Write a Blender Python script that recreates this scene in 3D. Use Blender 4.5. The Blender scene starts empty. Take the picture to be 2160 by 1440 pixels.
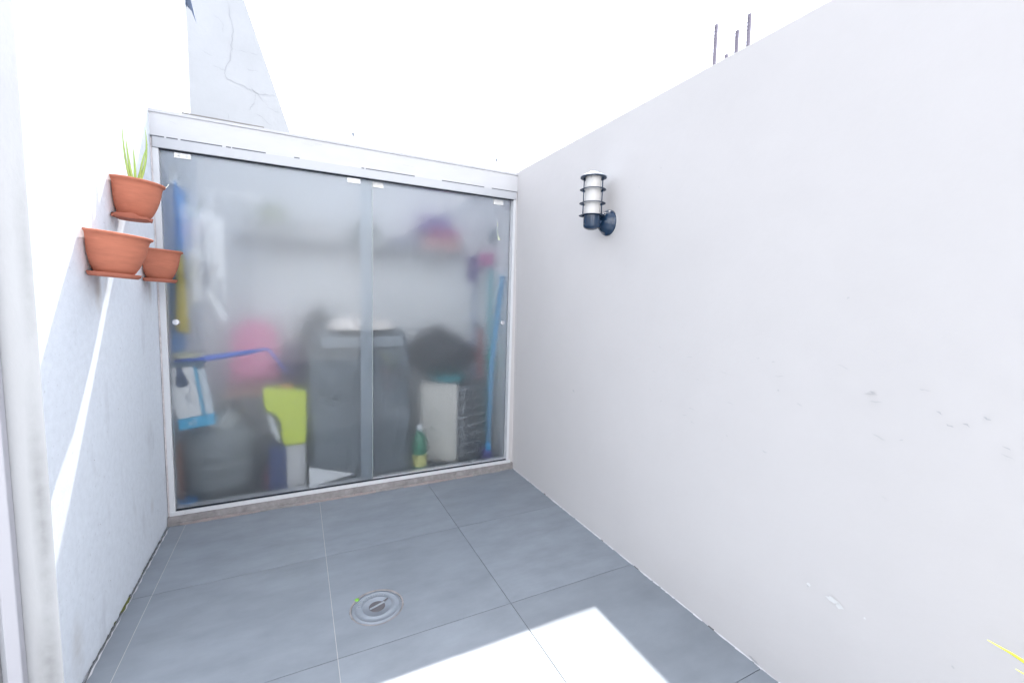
import bpy, bmesh, math, random
from mathutils import Vector, Matrix
R = math.radians
random.seed(7)
sc = bpy.context.scene
COL = sc.collection

# ------------------------------------------------------------ camera
cam = bpy.data.cameras.new('camera'); co = bpy.data.objects.new('camera', cam); COL.objects.link(co); sc.camera = co
f_px, yaw, pitch, roll, CH = 907.28, 0.466801, 0.0960123, 0.0295529, 1.14
cam.sensor_width = 36; cam.lens = 36 * f_px / 2160; cam.clip_start = 0.02; cam.clip_end = 2000
fw = Vector((math.sin(yaw) * math.cos(pitch), math.cos(yaw) * math.cos(pitch), -math.sin(pitch)))
r0 = Vector((math.cos(yaw), -math.sin(yaw), 0)); u0 = r0.cross(fw)
rt = r0 * math.cos(roll) + u0 * math.sin(roll); up = -r0 * math.sin(roll) + u0 * math.cos(roll)
m3 = Matrix((rt, up, -fw)).transposed().to_4x4(); m3.translation = Vector((0, 0, CH)); co.matrix_world = m3

# ------------------------------------------------------------ light
SUN = Vector((0.289, 1.321, 1.945)).normalized()
elev = math.asin(SUN.z); az = math.atan2(SUN.x, SUN.y)
w = bpy.data.worlds.new('World'); sc.world = w; w.use_nodes = True
nt = w.node_tree; nt.nodes.clear()
sky = nt.nodes.new('ShaderNodeTexSky'); sky.sky_type = 'NISHITA'; sky.sun_disc = False
sky.sun_elevation = elev; sky.sun_rotation = az; sky.air_density = 1.0; sky.dust_density = 1.5; sky.ozone_density = 1.0
hs = nt.nodes.new('ShaderNodeHueSaturation'); hs.inputs['Saturation'].default_value = 0.35
bg = nt.nodes.new('ShaderNodeBackground'); bg.inputs[1].default_value = 0.15
wo = nt.nodes.new('ShaderNodeOutputWorld')
nt.links.new(sky.outputs[0], hs.inputs['Color']); nt.links.new(hs.outputs[0], bg.inputs[0]); nt.links.new(bg.outputs[0], wo.inputs[0])
sl = bpy.data.lights.new('sun', 'SUN'); sl.energy = 2.7; sl.angle = R(0.5); sl.color = (1.0, 0.955, 0.905)
so = bpy.data.objects.new('sun', sl); COL.objects.link(so); so.rotation_euler = SUN.to_track_quat('Z', 'Y').to_euler(); so.location = (1, 3, 6)

sc.view_settings.view_transform = 'Standard'; sc.view_settings.look = 'None'
sc.view_settings.exposure = 2.10; sc.view_settings.gamma = 1
sc.cycles.max_bounces = 16; sc.cycles.diffuse_bounces = 8; sc.cycles.glossy_bounces = 6; sc.cycles.transmission_bounces = 12
sc.cycles.transparent_max_bounces = 8
sc.cycles.use_denoising = True; sc.cycles.sample_clamp_indirect = 8

# ------------------------------------------------------------ materials
def mat(name, col, rough=0.6, metal=0.0, bump=0.0, bscale=60, var=0.0, vscale=3.0, spec=0.5, dist=0.002, trans=0.0, ior=1.45, coat=0.0, detail=4, stretch=None):
    m = bpy.data.materials.new(name); m.use_nodes = True; n = m.node_tree.nodes; l = m.node_tree.links
    b = n['Principled BSDF']; b.inputs['Base Color'].default_value = (*col, 1); b.inputs['Roughness'].default_value = rough
    b.inputs['Metallic'].default_value = metal; b.inputs['Specular IOR Level'].default_value = spec
    b.inputs['Transmission Weight'].default_value = trans; b.inputs['IOR'].default_value = ior; b.inputs['Coat Weight'].default_value = coat
    tc = n.new('ShaderNodeTexCoord'); src = tc.outputs['Object']
    if stretch:
        mp = n.new('ShaderNodeMapping'); mp.inputs['Scale'].default_value = stretch; l.new(src, mp.inputs[0]); src = mp.outputs[0]
    if var:
        t = n.new('ShaderNodeTexNoise'); t.inputs['Scale'].default_value = vscale; t.inputs['Detail'].default_value = 7; t.inputs['Roughness'].default_value = 0.62
        l.new(src, t.inputs['Vector'])
        mr = n.new('ShaderNodeMapRange'); mr.inputs[1].default_value = 0.28; mr.inputs[2].default_value = 0.72
        mr.inputs[3].default_value = 1 - var; mr.inputs[4].default_value = 1 + var
        l.new(t.outputs[0], mr.inputs[0])
        mx = n.new('ShaderNodeVectorMath'); mx.operation = 'SCALE'; mx.inputs[0].default_value = col
        l.new(mr.outputs[0], mx.inputs['Scale']); l.new(mx.outputs[0], b.inputs['Base Color'])
    if bump:
        t2 = n.new('ShaderNodeTexNoise'); t2.inputs['Scale'].default_value = bscale; t2.inputs['Detail'].default_value = detail
        l.new(src, t2.inputs['Vector'])
        bp = n.new('ShaderNodeBump'); bp.inputs['Strength'].default_value = bump; bp.inputs['Distance'].default_value = dist
        l.new(t2.outputs[0], bp.inputs['Height']); l.new(bp.outputs[0], b.inputs['Normal'])
    return m

def add_stains(m, spots, col):
    """soft-edged rust or damp marks at world places (x, y, z, sx, sy, sz, strength)"""
    n = m.node_tree.nodes; l = m.node_tree.links; b = n['Principled BSDF']; tc = n.new('ShaderNodeTexCoord')
    nz = n.new('ShaderNodeTexNoise'); nz.inputs['Scale'].default_value = 30; nz.inputs['Detail'].default_value = 5
    l.new(tc.outputs['Object'], nz.inputs['Vector'])
    for (x, y, z, sx, sy, sz, st) in spots:
        mp = n.new('ShaderNodeMapping'); mp.vector_type = 'POINT'
        mp.inputs['Scale'].default_value = (1 / sx, 1 / sy, 1 / sz); mp.inputs['Location'].default_value = (-x / sx, -y / sy, -z / sz)
        l.new(tc.outputs['Object'], mp.inputs[0])
        g = n.new('ShaderNodeTexGradient'); g.gradient_type = 'SPHERICAL'; l.new(mp.outputs[0], g.inputs[0])
        mu = n.new('ShaderNodeMath'); mu.operation = 'MULTIPLY'; l.new(g.outputs['Fac'], mu.inputs[0]); l.new(nz.outputs[0], mu.inputs[1])
        m2 = n.new('ShaderNodeMath'); m2.operation = 'MULTIPLY'; m2.inputs[1].default_value = st * 2; m2.use_clamp = True; l.new(mu.outputs[0], m2.inputs[0])
        mx = n.new('ShaderNodeMixRGB'); mx.inputs[2].default_value = (*col, 1); l.new(m2.outputs[0], mx.inputs[0])
        old = b.inputs['Base Color'].links
        if old: l.new(old[0].from_socket, mx.inputs[1])
        else: mx.inputs[1].default_value = b.inputs['Base Color'].default_value
        l.new(mx.outputs[0], b.inputs['Base Color'])

stucco = mat('white_stucco', (0.78, 0.82, 0.87), 0.85, bump=0.55, bscale=140, dist=0.0009, var=0.05, vscale=40, spec=0.2, detail=6)
add_stains(stucco, [(-0.573, 1.86, 1.13, .05, .035, .09, .55), (-0.573, 2.42, 1.13, .05, .03, .07, .45), (-0.573, 1.93, 1.15, .05, .03, .05, .3),
                    (-0.573, 1.56, .12, .04, .05, .12, .3), (-0.573, 2.3, .2, .04, .03, .05, .25)], (0.42, 0.36, 0.29))
def add_specks(m, scale, lo, hi, col, stretch=(1, 1, 1)):
    n = m.node_tree.nodes; l = m.node_tree.links; b = n['Principled BSDF']; tc = n.new('ShaderNodeTexCoord')
    mp = n.new('ShaderNodeMapping'); mp.inputs['Scale'].default_value = stretch; l.new(tc.outputs['Object'], mp.inputs[0])
    nz = n.new('ShaderNodeTexNoise'); nz.inputs['Scale'].default_value = scale; nz.inputs['Detail'].default_value = 3; l.new(mp.outputs[0], nz.inputs['Vector'])
    mr = n.new('ShaderNodeMapRange'); mr.inputs[1].default_value = lo; mr.inputs[2].default_value = hi; l.new(nz.outputs[0], mr.inputs[0])
    mx = n.new('ShaderNodeMixRGB'); mx.inputs[2].default_value = (*col, 1); l.new(mr.outputs[0], mx.inputs[0])
    l.new(b.inputs['Base Color'].links[0].from_socket, mx.inputs[1]); l.new(mx.outputs[0], b.inputs['Base Color'])
add_specks(stucco, 75, .64, .80, (.62, .64, .68), (1, 1, .8))
add_specks(stucco, 9, .60, .85, (.60, .62, .66), (1, 1, .35))
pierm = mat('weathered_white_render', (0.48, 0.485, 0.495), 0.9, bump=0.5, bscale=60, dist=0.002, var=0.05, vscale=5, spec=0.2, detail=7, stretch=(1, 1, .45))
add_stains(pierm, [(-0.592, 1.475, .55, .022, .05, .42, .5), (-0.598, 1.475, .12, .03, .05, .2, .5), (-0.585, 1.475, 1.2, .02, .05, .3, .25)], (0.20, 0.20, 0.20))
smooth = mat('smooth_painted_plaster', (0.558, 0.54, 0.54), 0.7, bump=0.5, bscale=6, dist=0.007, var=0.02, vscale=2.6, spec=0.25, detail=9)
scuff = mat('dark_scuff', (0.41, 0.41, 0.425), 0.8)
scuff2 = mat('faint_scuff', (0.47, 0.465, 0.47), 0.8)
chipm = mat('bare_white_plaster_chip', (0.66, 0.66, 0.66), 0.9)
gablem = mat('old_bluish_white_render', (0.40, 0.41, 0.43), 0.9, bump=0.5, bscale=30, dist=0.004, var=0.05, vscale=2.5, spec=0.2, detail=7)
crackm = mat('crack_shadow', (0.34, 0.35, 0.375), 0.9)
fasciam = mat('painted_fascia', (0.54, 0.54, 0.555), 0.6, bump=0.3, bscale=25, var=0.03, vscale=6, stretch=(1, 1, 3))
alum = mat('white_aluminium', (0.45, 0.46, 0.485), 0.32, var=0.02, vscale=12, coat=0.2)
alumw = mat('white_aluminium_frame', (0.64, 0.65, 0.67), 0.35, var=0.02, vscale=12, coat=0.2)
alum2 = mat('grey_aluminium', (0.52, 0.53, 0.56), 0.35, metal=0.3)
clipm = mat('white_clip', (0.74, 0.74, 0.74), 0.35)
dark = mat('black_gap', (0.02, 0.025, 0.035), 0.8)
mortar = mat('brown_mortar', (0.29, 0.275, 0.275), 0.95, bump=0.8, bscale=70, dist=0.003, var=0.2, vscale=28, spec=0.1)
def tile_mat(name, k, off): return mat(name, (0.220 * k, 0.247 * k, 0.280 * k), 0.42, bump=0.15, bscale=160, dist=0.0008, var=0.13, vscale=off, spec=0.4, stretch=(1.0, 2.1, 1))
tile = tile_mat('grey_porcelain_tile', 1.0, 4.1); tileb = tile_mat('grey_porcelain_tile_light', 1.05, 5.3); tilec = tile_mat('grey_porcelain_tile_dark', .955, 3.4)
groutl = mat('pale_grout', (0.42, 0.42, 0.42), 0.95, var=.1, vscale=30)
groutd = mat('dark_grout', (0.13, 0.135, 0.14), 0.95)
caulk = mat('paint_caulk', (0.58, 0.58, 0.61), 0.8)
moss = mat('moss', (0.12, 0.13, 0.04), 0.95)
terra = mat('terracotta', (0.47, 0.168, 0.105), 0.75, bump=0.35, bscale=40, dist=0.0015, var=0.10, vscale=18, spec=0.25, stretch=(1, 1, 5))
terra2 = mat('faded_terracotta', (0.42, 0.15, 0.10), 0.8, bump=0.3, bscale=60, var=0.1, vscale=20, spec=0.2)
soil = mat('soil', (0.07, 0.05, 0.035), 0.95, bump=1, bscale=90)
navy = mat('navy_lamp_paint', (0.012, 0.034, 0.075), 0.22, coat=0.5)
navyt = mat('pale_lamp_top', (0.30, 0.35, 0.42), 0.6)  # cap colour is far paler than the navy body
ringm = mat('navy_ring_paint', (0.035, 0.06, 0.105), 0.5)
opal = mat('opal_glass', (0.60, 0.585, 0.57), 0.25, coat=0.4)
zinc = mat('cast_cover', (0.25, 0.28, 0.32), 0.55, metal=0.15, bump=0.5, bscale=60, dist=0.001, var=0.10, vscale=22)
zincd = mat('cast_cover_recess', (0.12, 0.115, 0.125), 0.6, metal=0.2)
zincl = mat('cast_cover_raised', (0.32, 0.35, 0.39), 0.5, metal=0.15)
rebarm = mat('weathered_rebar', (0.18, 0.165, 0.21), 0.8)
leafm = mat('onion_leaf', (0.36, 0.50, 0.14), 0.5, var=0.15, vscale=30)
stemw = mat('pale_stem', (0.72, 0.72, 0.58), 0.5)
yleaf = mat('yellow_green_leaf', (0.52, 0.55, 0.03), 0.4, var=0.2, vscale=40)
wirem = mat('galvanised_wire', (0.55, 0.57, 0.6), 0.5)
insum = mat('grey_insulator', (0.30, 0.33, 0.38), 0.5)
bracketm = mat('dark_blue_metal', (0.10, 0.13, 0.2), 0.5)
concm = mat('sheet_edge', (0.22, 0.21, 0.20), 0.9, bump=.5)

def frosted(name, rough, haze):
    m = bpy.data.materials.new(name); m.use_nodes = True; n = m.node_tree.nodes; l = m.node_tree.links
    b = n['Principled BSDF']; b.inputs['Base Color'].default_value = (0.965, 0.985, 1.0, 1)
    b.inputs['Roughness'].default_value = rough; b.inputs['Transmission Weight'].default_value = 1.0; b.inputs['IOR'].default_value = 1.45
    tr = n.new('ShaderNodeBsdfTranslucent'); tr.inputs[0].default_value = (0.95, 0.97, 0.99, 1)
    df = n.new('ShaderNodeBsdfDiffuse'); df.inputs[0].default_value = (0.62, 0.74, 0.86, 1)
    a = n.new('ShaderNodeMixShader'); a.inputs[0].default_value = 0.5
    mix = n.new('ShaderNodeMixShader'); mix.inputs[0].default_value = haze
    l.new(tr.outputs[0], a.inputs[1]); l.new(df.outputs[0], a.inputs[2])
    l.new(b.outputs[0], mix.inputs[1]); l.new(a.outputs[0], mix.inputs[2]); l.new(mix.outputs[0], n['Material Output'].inputs[0])
    return m
frost = frosted('etched_glass_face', 0.425, 0.09); clearg = frosted('smooth_glass_face', 0.06, 0.03)
def milky_sheet():
    m = bpy.data.materials.new('unseen_milky_roof'); m.use_nodes = True; n = m.node_tree.nodes; l = m.node_tree.links
    tr = n.new('ShaderNodeBsdfTranslucent'); tr.inputs[0].default_value = (0.42, 0.44, 0.47, 1)
    df = n.new('ShaderNodeBsdfDiffuse'); df.inputs[0].default_value = (0.8, 0.8, 0.8, 1)
    a = n.new('ShaderNodeMixShader'); a.inputs[0].default_value = 0.12
    l.new(tr.outputs[0], a.inputs[1]); l.new(df.outputs[0], a.inputs[2]); l.new(a.outputs[0], n['Material Output'].inputs[0]); n.remove(n['Principled BSDF'])
    return m
milky = milky_sheet()

# ------------------------------------------------------------ helpers
def link(name, bm, m, parent=None, smooth_=False, bev=0.0, sub=0):
    me = bpy.data.meshes.new(name); bmesh.ops.recalc_face_normals(bm, faces=bm.faces); bm.to_mesh(me); bm.free()
    for x in (m if isinstance(m, (list, tuple)) else [m]): me.materials.append(x)
    o = bpy.data.objects.new(name, me); COL.objects.link(o)
    if parent: o.parent = parent; o.matrix_parent_inverse = Matrix.Translation(parent.location).inverted()
    if smooth_:
        for p in me.polygons: p.use_smooth = True
    if bev:
        b = o.modifiers.new('bevel', 'BEVEL'); b.width = bev; b.segments = 2; b.limit_method = 'ANGLE'
    if sub:
        s = o.modifiers.new('sub', 'SUBSURF'); s.levels = sub; s.render_levels = sub
    return o
def tag(o, label=None, cat=None, group=None, kind=None):
    for k, v in (('label', label), ('category', cat), ('group', group), ('kind', kind)):
        if v: o[k] = v
    return o
def thing(name, loc, label, cat, group=None):
    o = bpy.data.objects.new(name, None); o.location = loc; o.empty_display_size = 0.05; COL.objects.link(o)
    return tag(o, label, cat, group)
def box(bm, x0, x1, y0, y1, z0, z1, mi=0, mtx=None):
    vs = [bm.verts.new((x, y, z)) for x in (x0, x1) for y in (y0, y1) for z in (z0, z1)]
    if mtx: [setattr(v, 'co', mtx @ v.co) for v in vs]
    for q in ((0, 1, 3, 2), (4, 6, 7, 5), (0, 4, 5, 1), (2, 3, 7, 6), (0, 2, 6, 4), (1, 5, 7, 3)):
        f = bm.faces.new([vs[i] for i in q]); f.material_index = mi
    return vs
def poly(bm, pts, mi=0):
    f = bm.faces.new([bm.verts.new(p) for p in pts]); f.material_index = mi; return f
def prism(bm, pts, d, mi=0):
    """polygon (3D points) pushed along vector d"""
    a = [bm.verts.new(p) for p in pts]; b = [bm.verts.new(Vector(p) + Vector(d)) for p in pts]; n = len(a)
    fs = [bm.faces.new(a), bm.faces.new(b[::-1])] + [bm.faces.new((a[i], b[i], b[(i + 1) % n], a[(i + 1) % n])) for i in range(n)]
    for f in fs: f.material_index = mi
def tube(bm, pts, r, n=10, mi=0, cap=True):
    pts = [Vector(p) for p in pts]; rs = r if isinstance(r, (list, tuple)) else [r] * len(pts); rings = []
    for i, p in enumerate(pts):
        d = (pts[min(i + 1, len(pts) - 1)] - pts[max(i - 1, 0)]).normalized()
        a = d.orthogonal().normalized() if i == 0 else (rings_a - d * rings_a.dot(d)).normalized()
        rings_a = a; b = d.cross(a)
        rings.append([bm.verts.new(p + (a * math.cos(2 * math.pi * k / n) + b * math.sin(2 * math.pi * k / n)) * rs[i]) for k in range(n)])
    for i in range(len(rings) - 1):
        for k in range(n):
            f = bm.faces.new((rings[i][k], rings[i][(k + 1) % n], rings[i + 1][(k + 1) % n], rings[i + 1][k])); f.material_index = mi
    if cap:
        for q in (rings[0][::-1], rings[-1]): f = bm.faces.new(q); f.material_index = mi
def lathe(bm, prof, c=(0, 0, 0), n=40, a0=0, a1=2 * math.pi, mi=0, axis='z'):
    full = abs(a1 - a0 - 2 * math.pi) < 1e-6; cols = []
    for k in range(n if full else n + 1):
        t = a0 + (a1 - a0) * k / n; col = []
        for (r, z) in prof:
            p = (r * math.cos(t), r * math.sin(t), z)
            if axis == 'x': p = (z, r * math.cos(t), r * math.sin(t))
            if axis == 'y': p = (r * math.cos(t), z, r * math.sin(t))
            col.append(bm.verts.new(Vector(c) + Vector(p)))
        cols.append(col)
    for k in range(len(cols) if full else len(cols) - 1):
        A = cols[k]; B = cols[(k + 1) % len(cols)]
        for i in range(len(prof) - 1):
            if prof[i][0] == 0 and prof[i + 1][0] == 0: continue
            f = bm.faces.new((A[i], B[i], B[i + 1], A[i + 1])); f.material_index = mi
    bmesh.ops.remove_doubles(bm, verts=bm.verts, dist=1e-6)
def ribbon(bm, pts, wd, nrm, mi, off=0.001, jit=0.0):
    """flat irregular streak lying on a wall, pts in 3D, nrm = wall normal"""
    nrm = Vector(nrm); pts = [Vector(p) + nrm * off for p in pts]; L = []
    for i, p in enumerate(pts):
        d = (pts[min(i + 1, len(pts) - 1)] - pts[max(i - 1, 0)]).normalized(); s = d.cross(nrm).normalized()
        ww = wd * (0.15 if i in (0, len(pts) - 1) else random.uniform(1 - jit, 1 + jit)) / 2
        L.append((bm.verts.new(p + s * ww), bm.verts.new(p - s * ww)))
    for i in range(len(L) - 1):
        f = bm.faces.new((L[i][0], L[i + 1][0], L[i + 1][1], L[i][1])); f.material_index = mi
def wiggle(a, b, n, amp, nrm):
    a = Vector(a); b = Vector(b); nrm = Vector(nrm); s = (b - a).normalized().cross(nrm); o = 0; out = []
    for i in range(n + 1):
        o = o * 0.7 + random.uniform(-amp, amp); out.append(a.lerp(b, i / n) + s * (o if 0 < i < n else 0))
    return out
def rot(c, ax, ang): return Matrix.Translation(c) @ Matrix.Rotation(ang, 4, ax) @ Matrix.Translation(-Vector(c))

D = 2.5247; XL = -0.5735; XR = 1.303; ZT = 1.953; LEAN = 0.0118
def wx(z): return XR - LEAN * z          # right wall leans a little inwards

# ------------------------------------------------------------ ground, floor
bm = bmesh.new(); poly(bm, [(-400, -400, -0.05), (400, -400, -0.05), (400, 400, -0.05), (-400, 400, -0.05)])
tag(link('ground', bm, mat('distant_ground', (0.16, 0.155, 0.15), 0.9, var=.1)), kind='structure')

MC = (0.250, 1.540); MR = 0.096
bm = bmesh.new()
g = 0.0011; xs = [-2.905, -2.305, -1.705, -1.102, -0.500, 0.100, 0.7085, 1.3085]; ys = [-3.42, -2.82, -2.22, -1.63, -1.03, -0.435, 0.160, 0.758, 1.351, 1.945, 2.5, 3.31]
box(bm, -3.0, 1.45, -3.5, 3.42, -0.04, -0.0032, 1)
for i in range(len(xs) - 1):
    for j in range(len(ys) - 1):
        x0, x1, y0, y1 = xs[i] + g, xs[i + 1] - g, ys[j] + g, ys[j + 1] - g
        if xs[i] == 0.100 and ys[j] == 1.351:
            outer = [bm.verts.new((x, y, 0)) for x, y in ((x0, y0), (x1, y0), (x1, y1), (x0, y1))]
            inner = [bm.verts.new((MC[0] + MR * math.cos(2 * math.pi * k / 56) * random.uniform(.99, 1.012), MC[1] + MR * math.sin(2 * math.pi * k / 56) * random.uniform(.99, 1.012), 0)) for k in range(56)]
            low = [bm.verts.new((v.co.x, v.co.y, -0.0031)) for v in inner]
            es = [bm.edges.new((outer[k], outer[(k + 1) % 4])) for k in range(4)] + [bm.edges.new((inner[k], inner[(k + 1) % 56])) for k in range(56)]
            bmesh.ops.triangle_fill(bm, edges=es, use_beauty=True)
            for k in range(56): bm.faces.new((inner[k], inner[(k + 1) % 56], low[(k + 1) % 56], low[k]))
            ol = [bm.verts.new((v.co.x, v.co.y, -0.0031)) for v in outer]
            for k in range(4): bm.faces.new((outer[k], ol[k], ol[(k + 1) % 4], outer[(k + 1) % 4]))
        else:
            vs = box(bm, x0, x1, y0, y1, -0.0031, 0, random.choice((0, 3, 4)))
for (x, mi) in ((-0.500, 2), (0.100, 2), (0.7085, 1)):
    if mi == 2: box(bm, x - g * .9, x + g * .9, -3.4, 2.5, -0.0031, -0.0004, 2)
floor = link('floor', bm, [tile, groutd, groutl, tileb, tilec]); tag(floor, kind='structure')

# ------------------------------------------------------------ manhole cover
t = thing('drain_cover', (MC[0], MC[1], 0), 'round grey metal drain cover set into the floor tiles', 'drain cover')
bm = bmesh.new(); n = 64
pr = [(0.0955, -0.003), (0.0955, 0.0010), (0.0915, 0.0012), (0.0895, -0.002)]
lathe(bm, [(0.0955, -0.0028), (0.0950, 0.0006), (0.0905, -0.0002), (0.0895, -0.0028)], (MC[0], MC[1], 0), 72)
for v in bm.verts:
    a = math.atan2(v.co.y - MC[1], v.co.x - MC[0]); rr = (v.co.xy - Vector(MC)).length
    k = 1 + 0.012 * math.sin(7 * a) + random.uniform(-.008, .008); v.co.z += random.uniform(-.0004, .0004)
    if rr < .093: v.co.x = MC[0] + (v.co.x - MC[0]) * k; v.co.y = MC[1] + (v.co.y - MC[1]) * k
link('mortar_ring', bm, mortar, t)
bm = bmesh.new(); lathe(bm, [(0, -0.001), (0.05, -0.001), (0.0505, 0.0003), (0.053, 0.0003), (0.0535, -0.001), (0.078, -0.001), (0.0785, 0.0002), (0.0795, 0.0002), (0.080, -0.001), (0.0875, -0.001), (0.0885, -0.0022), (0.0885, -0.004)], (MC[0], MC[1], 0), 72)
link('cover_plate', bm, zinc, t, True)
bm = bmesh.new(); lathe(bm, [(0, 0.0004), (0.026, 0.0004), (0.0285, -0.0004)], (MC[0], MC[1], 0), 40)
box(bm, MC[0] - .028, MC[0] + .030, MC[1] - .0035, MC[1] + .0035, 0.0012, 0.004, 1, rot((MC[0], MC[1], 0), 'Z', R(20)))
box(bm, MC[0] + .020, MC[0] + .052, MC[1] - .003, MC[1] + .003, 0.0006, 0.002, 0, rot((MC[0], MC[1], 0), 'Z', R(32)))
link('lift_key', bm, [zincd, zincl], t)
bm = bmesh.new()          # raised lettering round the rim; in the photo worn and barely legible
SEG = {'D': [((0, 0), (0, 1)), ((0, 1), (.7, .8)), ((.7, .8), (.7, .2)), ((.7, .2), (0, 0))], 'R': [((0, 0), (0, 1)), ((0, 1), (.7, .9)), ((.7, .9), (.6, .5)), ((.6, .5), (0, .5)), ((.3, .5), (.7, 0))],
       'A': [((0, 0), (.35, 1)), ((.35, 1), (.7, 0)), ((.15, .4), (.55, .4))], 'Q': [((0, .15), (0, .85)), ((0, .85), (.7, .85)), ((.7, .85), (.7, .15)), ((.7, .15), (0, .15)), ((.4, .3), (.75, 0))],
       'O': [((0, .05), (0, .95)), ((0, .95), (.7, .95)), ((.7, .95), (.7, .05)), ((.7, .05), (0, .05))], 'I': [((.3, 0), (.3, 1))], 'N': [((0, 0), (0, 1)), ((0, 1), (.7, 0)), ((.7, 0), (.7, 1))]}
word = 'DRAOOAI'
for i, ch in enumerate(word):
    a = R(160 - i * 17); s = .0135
    ur = Vector((math.sin(a), -math.cos(a), 0)); uu = Vector((math.cos(a), math.sin(a), 0)); o0 = Vector((MC[0], MC[1], 0)) + uu * .0585
    for p, q in SEG[ch]:
        P0 = o0 + ur * (p[0] - .35) * s + uu * p[1] * s; P1 = o0 + ur * (q[0] - .35) * s + uu * q[1] * s
        dd = (P1 - P0).normalized().cross(Vector((0, 0, 1))) * .0011
        prism(bm, [P0 - dd + Vector((0, 0, -.0011)), P1 - dd + Vector((0, 0, -.0011)), P1 + dd + Vector((0, 0, -.0011)), P0 + dd + Vector((0, 0, -.0011))], (0, 0, .0016))
link('lettering', bm, zincl, t)
bm = bmesh.new(); lathe(bm, [(0, .004), (.006, .003), (.009, -.001)], (0.187, 1.606, 0), 10)
tag(link('green_leaf_scrap', bm, mat('fresh_green', (.18, .42, .06), .6), None, True), 'tiny bright green leaf on the edge of the drain cover', 'leaf')

# ------------------------------------------------------------ right wall
bm = bmesh.new(); YA, YB = -3.4, 3.42; T = 0.15
ny, nz = 46, 14
gridv = [[None] * (nz + 1) for _ in range(ny + 1)]
for i in range(ny + 1):
    for j in range(nz + 1):
        y = YA + (YB - YA) * i / ny; z = -0.03 + (ZT + 0.03) * j / nz
        wob = 0.0022 * math.sin(3.1 * y + 1) * math.sin(2.3 * z) if 0 < j < nz else 0
        gridv[i][j] = bm.verts.new((wx(z) + wob, y, z))
for i in range(ny):
    for j in range(nz): bm.faces.new((gridv[i][j], gridv[i + 1][j], gridv[i + 1][j + 1], gridv[i][j + 1]))
back = [bm.verts.new((XR + T, y, z)) for y, z in ((YA, -.03), (YB, -.03), (YB, ZT), (YA, ZT))]
bm.faces.new([gridv[i][nz] for i in range(ny + 1)] + [back[2], back[3]])
bm.faces.new(back)
bm.faces.new([gridv[0][j] for j in range(nz, -1, -1)] + [back[0], back[3]])
bm.faces.new([gridv[ny][j] for j in range(nz + 1)] + [back[2], back[1]])
N = (-1, 0, 0)
def onw(y, z): return (wx(z) - .0022, y, z)
def mark(y0, z0, y1, z1, wd, mi, n=4, amp=.002):
    ribbon(bm, wiggle(onw(y0, z0), onw(y1, z1), n, amp, N), wd, N, mi, .0006, .5)
mark(1.838, .684, 1.822, .672, .005, 1)
for (y, z) in ((.313, .872), (.345, .925), (.42, .918), (.548, .940), (.40, .895), (.375, .902)): mark(y, z, y - .012, z - .005, .0022, 1)
for k in range(26):
    y = random.uniform(.3, 1.3); z = random.uniform(.68, 1.0); l_ = random.uniform(.006, .03); mark(y, z, y - l_, z - random.uniform(-.004, .009), random.uniform(.0012, .003), 2)
for k in range(10):
    y = random.uniform(.3, 1.8); z = random.uniform(.3, 1.7); mark(y, z, y - .005, z - .002, .004, 2)
def blot(y, z, ry, rz, mi, n=14, sh=0.0):
    poly(bm, [onw(y + ry * math.cos(2 * math.pi * k / n) * random.uniform(.6, 1.15), z + rz * math.sin(2 * math.pi * k / n) * random.uniform(.6, 1.15) + sh * math.cos(2 * math.pi * k / n)) for k in range(n)], mi)
blot(.582, .352, .018, .008, 3); blot(.566, .345, .010, .008, 3); blot(.645, .357, .006, .006, 3); blot(.508, .352, .003, .003, 3)
# ragged paint and grout where the wall meets the floor
y = 2.50
while y > -0.2:
    st = random.uniform(.008, .035); h0 = random.uniform(.0015, .006)
    prism(bm, [(XR - random.uniform(.002, .006), y, -.001), (XR - random.uniform(.002, .006), y - st, -.001), (XR + .002, y - st, h0), (XR + .002, y, h0)], (0.002, 0, 0), 4 if random.random() < .9 else 5)
    y -= st if random.random() < .8 else st * 1.4
for v in (0,):
    mark(.80, .012, .765, .006, .006, 1)
# hairline where render meets closet frame
ribbon(bm, wiggle((wx(1.3) - .003, 2.49, 1.78), (wx(.1) - .003, 2.49, .05), 24, .0018, N), .0016, N, 2, .0006, .6)
wallR = link('boundary_wall', bm, [smooth, scuff, scuff2, chipm, caulk, groutd])
tag(wallR, 'long smooth pale grey wall at the right with the lamp on it', 'wall')

# ------------------------------------------------------------ left house wall (stucco, with its end face)
t = thing('house_wall', (XL, 2.4, 0), 'tall rough white stucco wall carrying the clay pots at the left', 'wall')
bm = bmesh.new()
Y0 = 1.477; Y1 = 3.455
ny, nz = 20, 40; gv = []
for i in range(ny + 1):
    row = []
    for j in range(nz + 1):
        y = Y0 + (Y1 - Y0) * i / ny; z = -0.03 + 5.0 * j / nz
        wob = .0025 * math.sin(4.3 * y + .7 * z) * math.sin(2.1 * z + 1) if 0 < i < ny else 0
        row.append(bm.verts.new((XL + wob, y, z)))
    gv.append(row)
for i in range(ny):
    for j in range(nz): bm.faces.new((gv[i][j], gv[i + 1][j], gv[i + 1][j + 1], gv[i][j + 1]))
bk = [bm.verts.new((-3.0, y, z)) for y, z in ((Y0, -.03), (Y1, -.03), (Y1, 4.97), (Y0, 4.97))]
fr = [bm.faces.new([gv[0][j] for j in range(nz, -1, -1)] + [bk[0], bk[3]]), bm.faces.new([gv[ny][j] for j in range(nz + 1)] + [bk[2], bk[1]]),
      bm.faces.new([gv[i][nz] for i in range(ny + 1)] + [bk[2], bk[3]]), bm.faces.new(bk)]
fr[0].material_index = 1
NL = (1, 0, 0)
ribbon(bm, wiggle((XL + .003, 1.80, 1.728), (XL + .003, 1.845, 1.73), 4, .001, NL), .003, NL, 2, .0004, .4)
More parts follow.
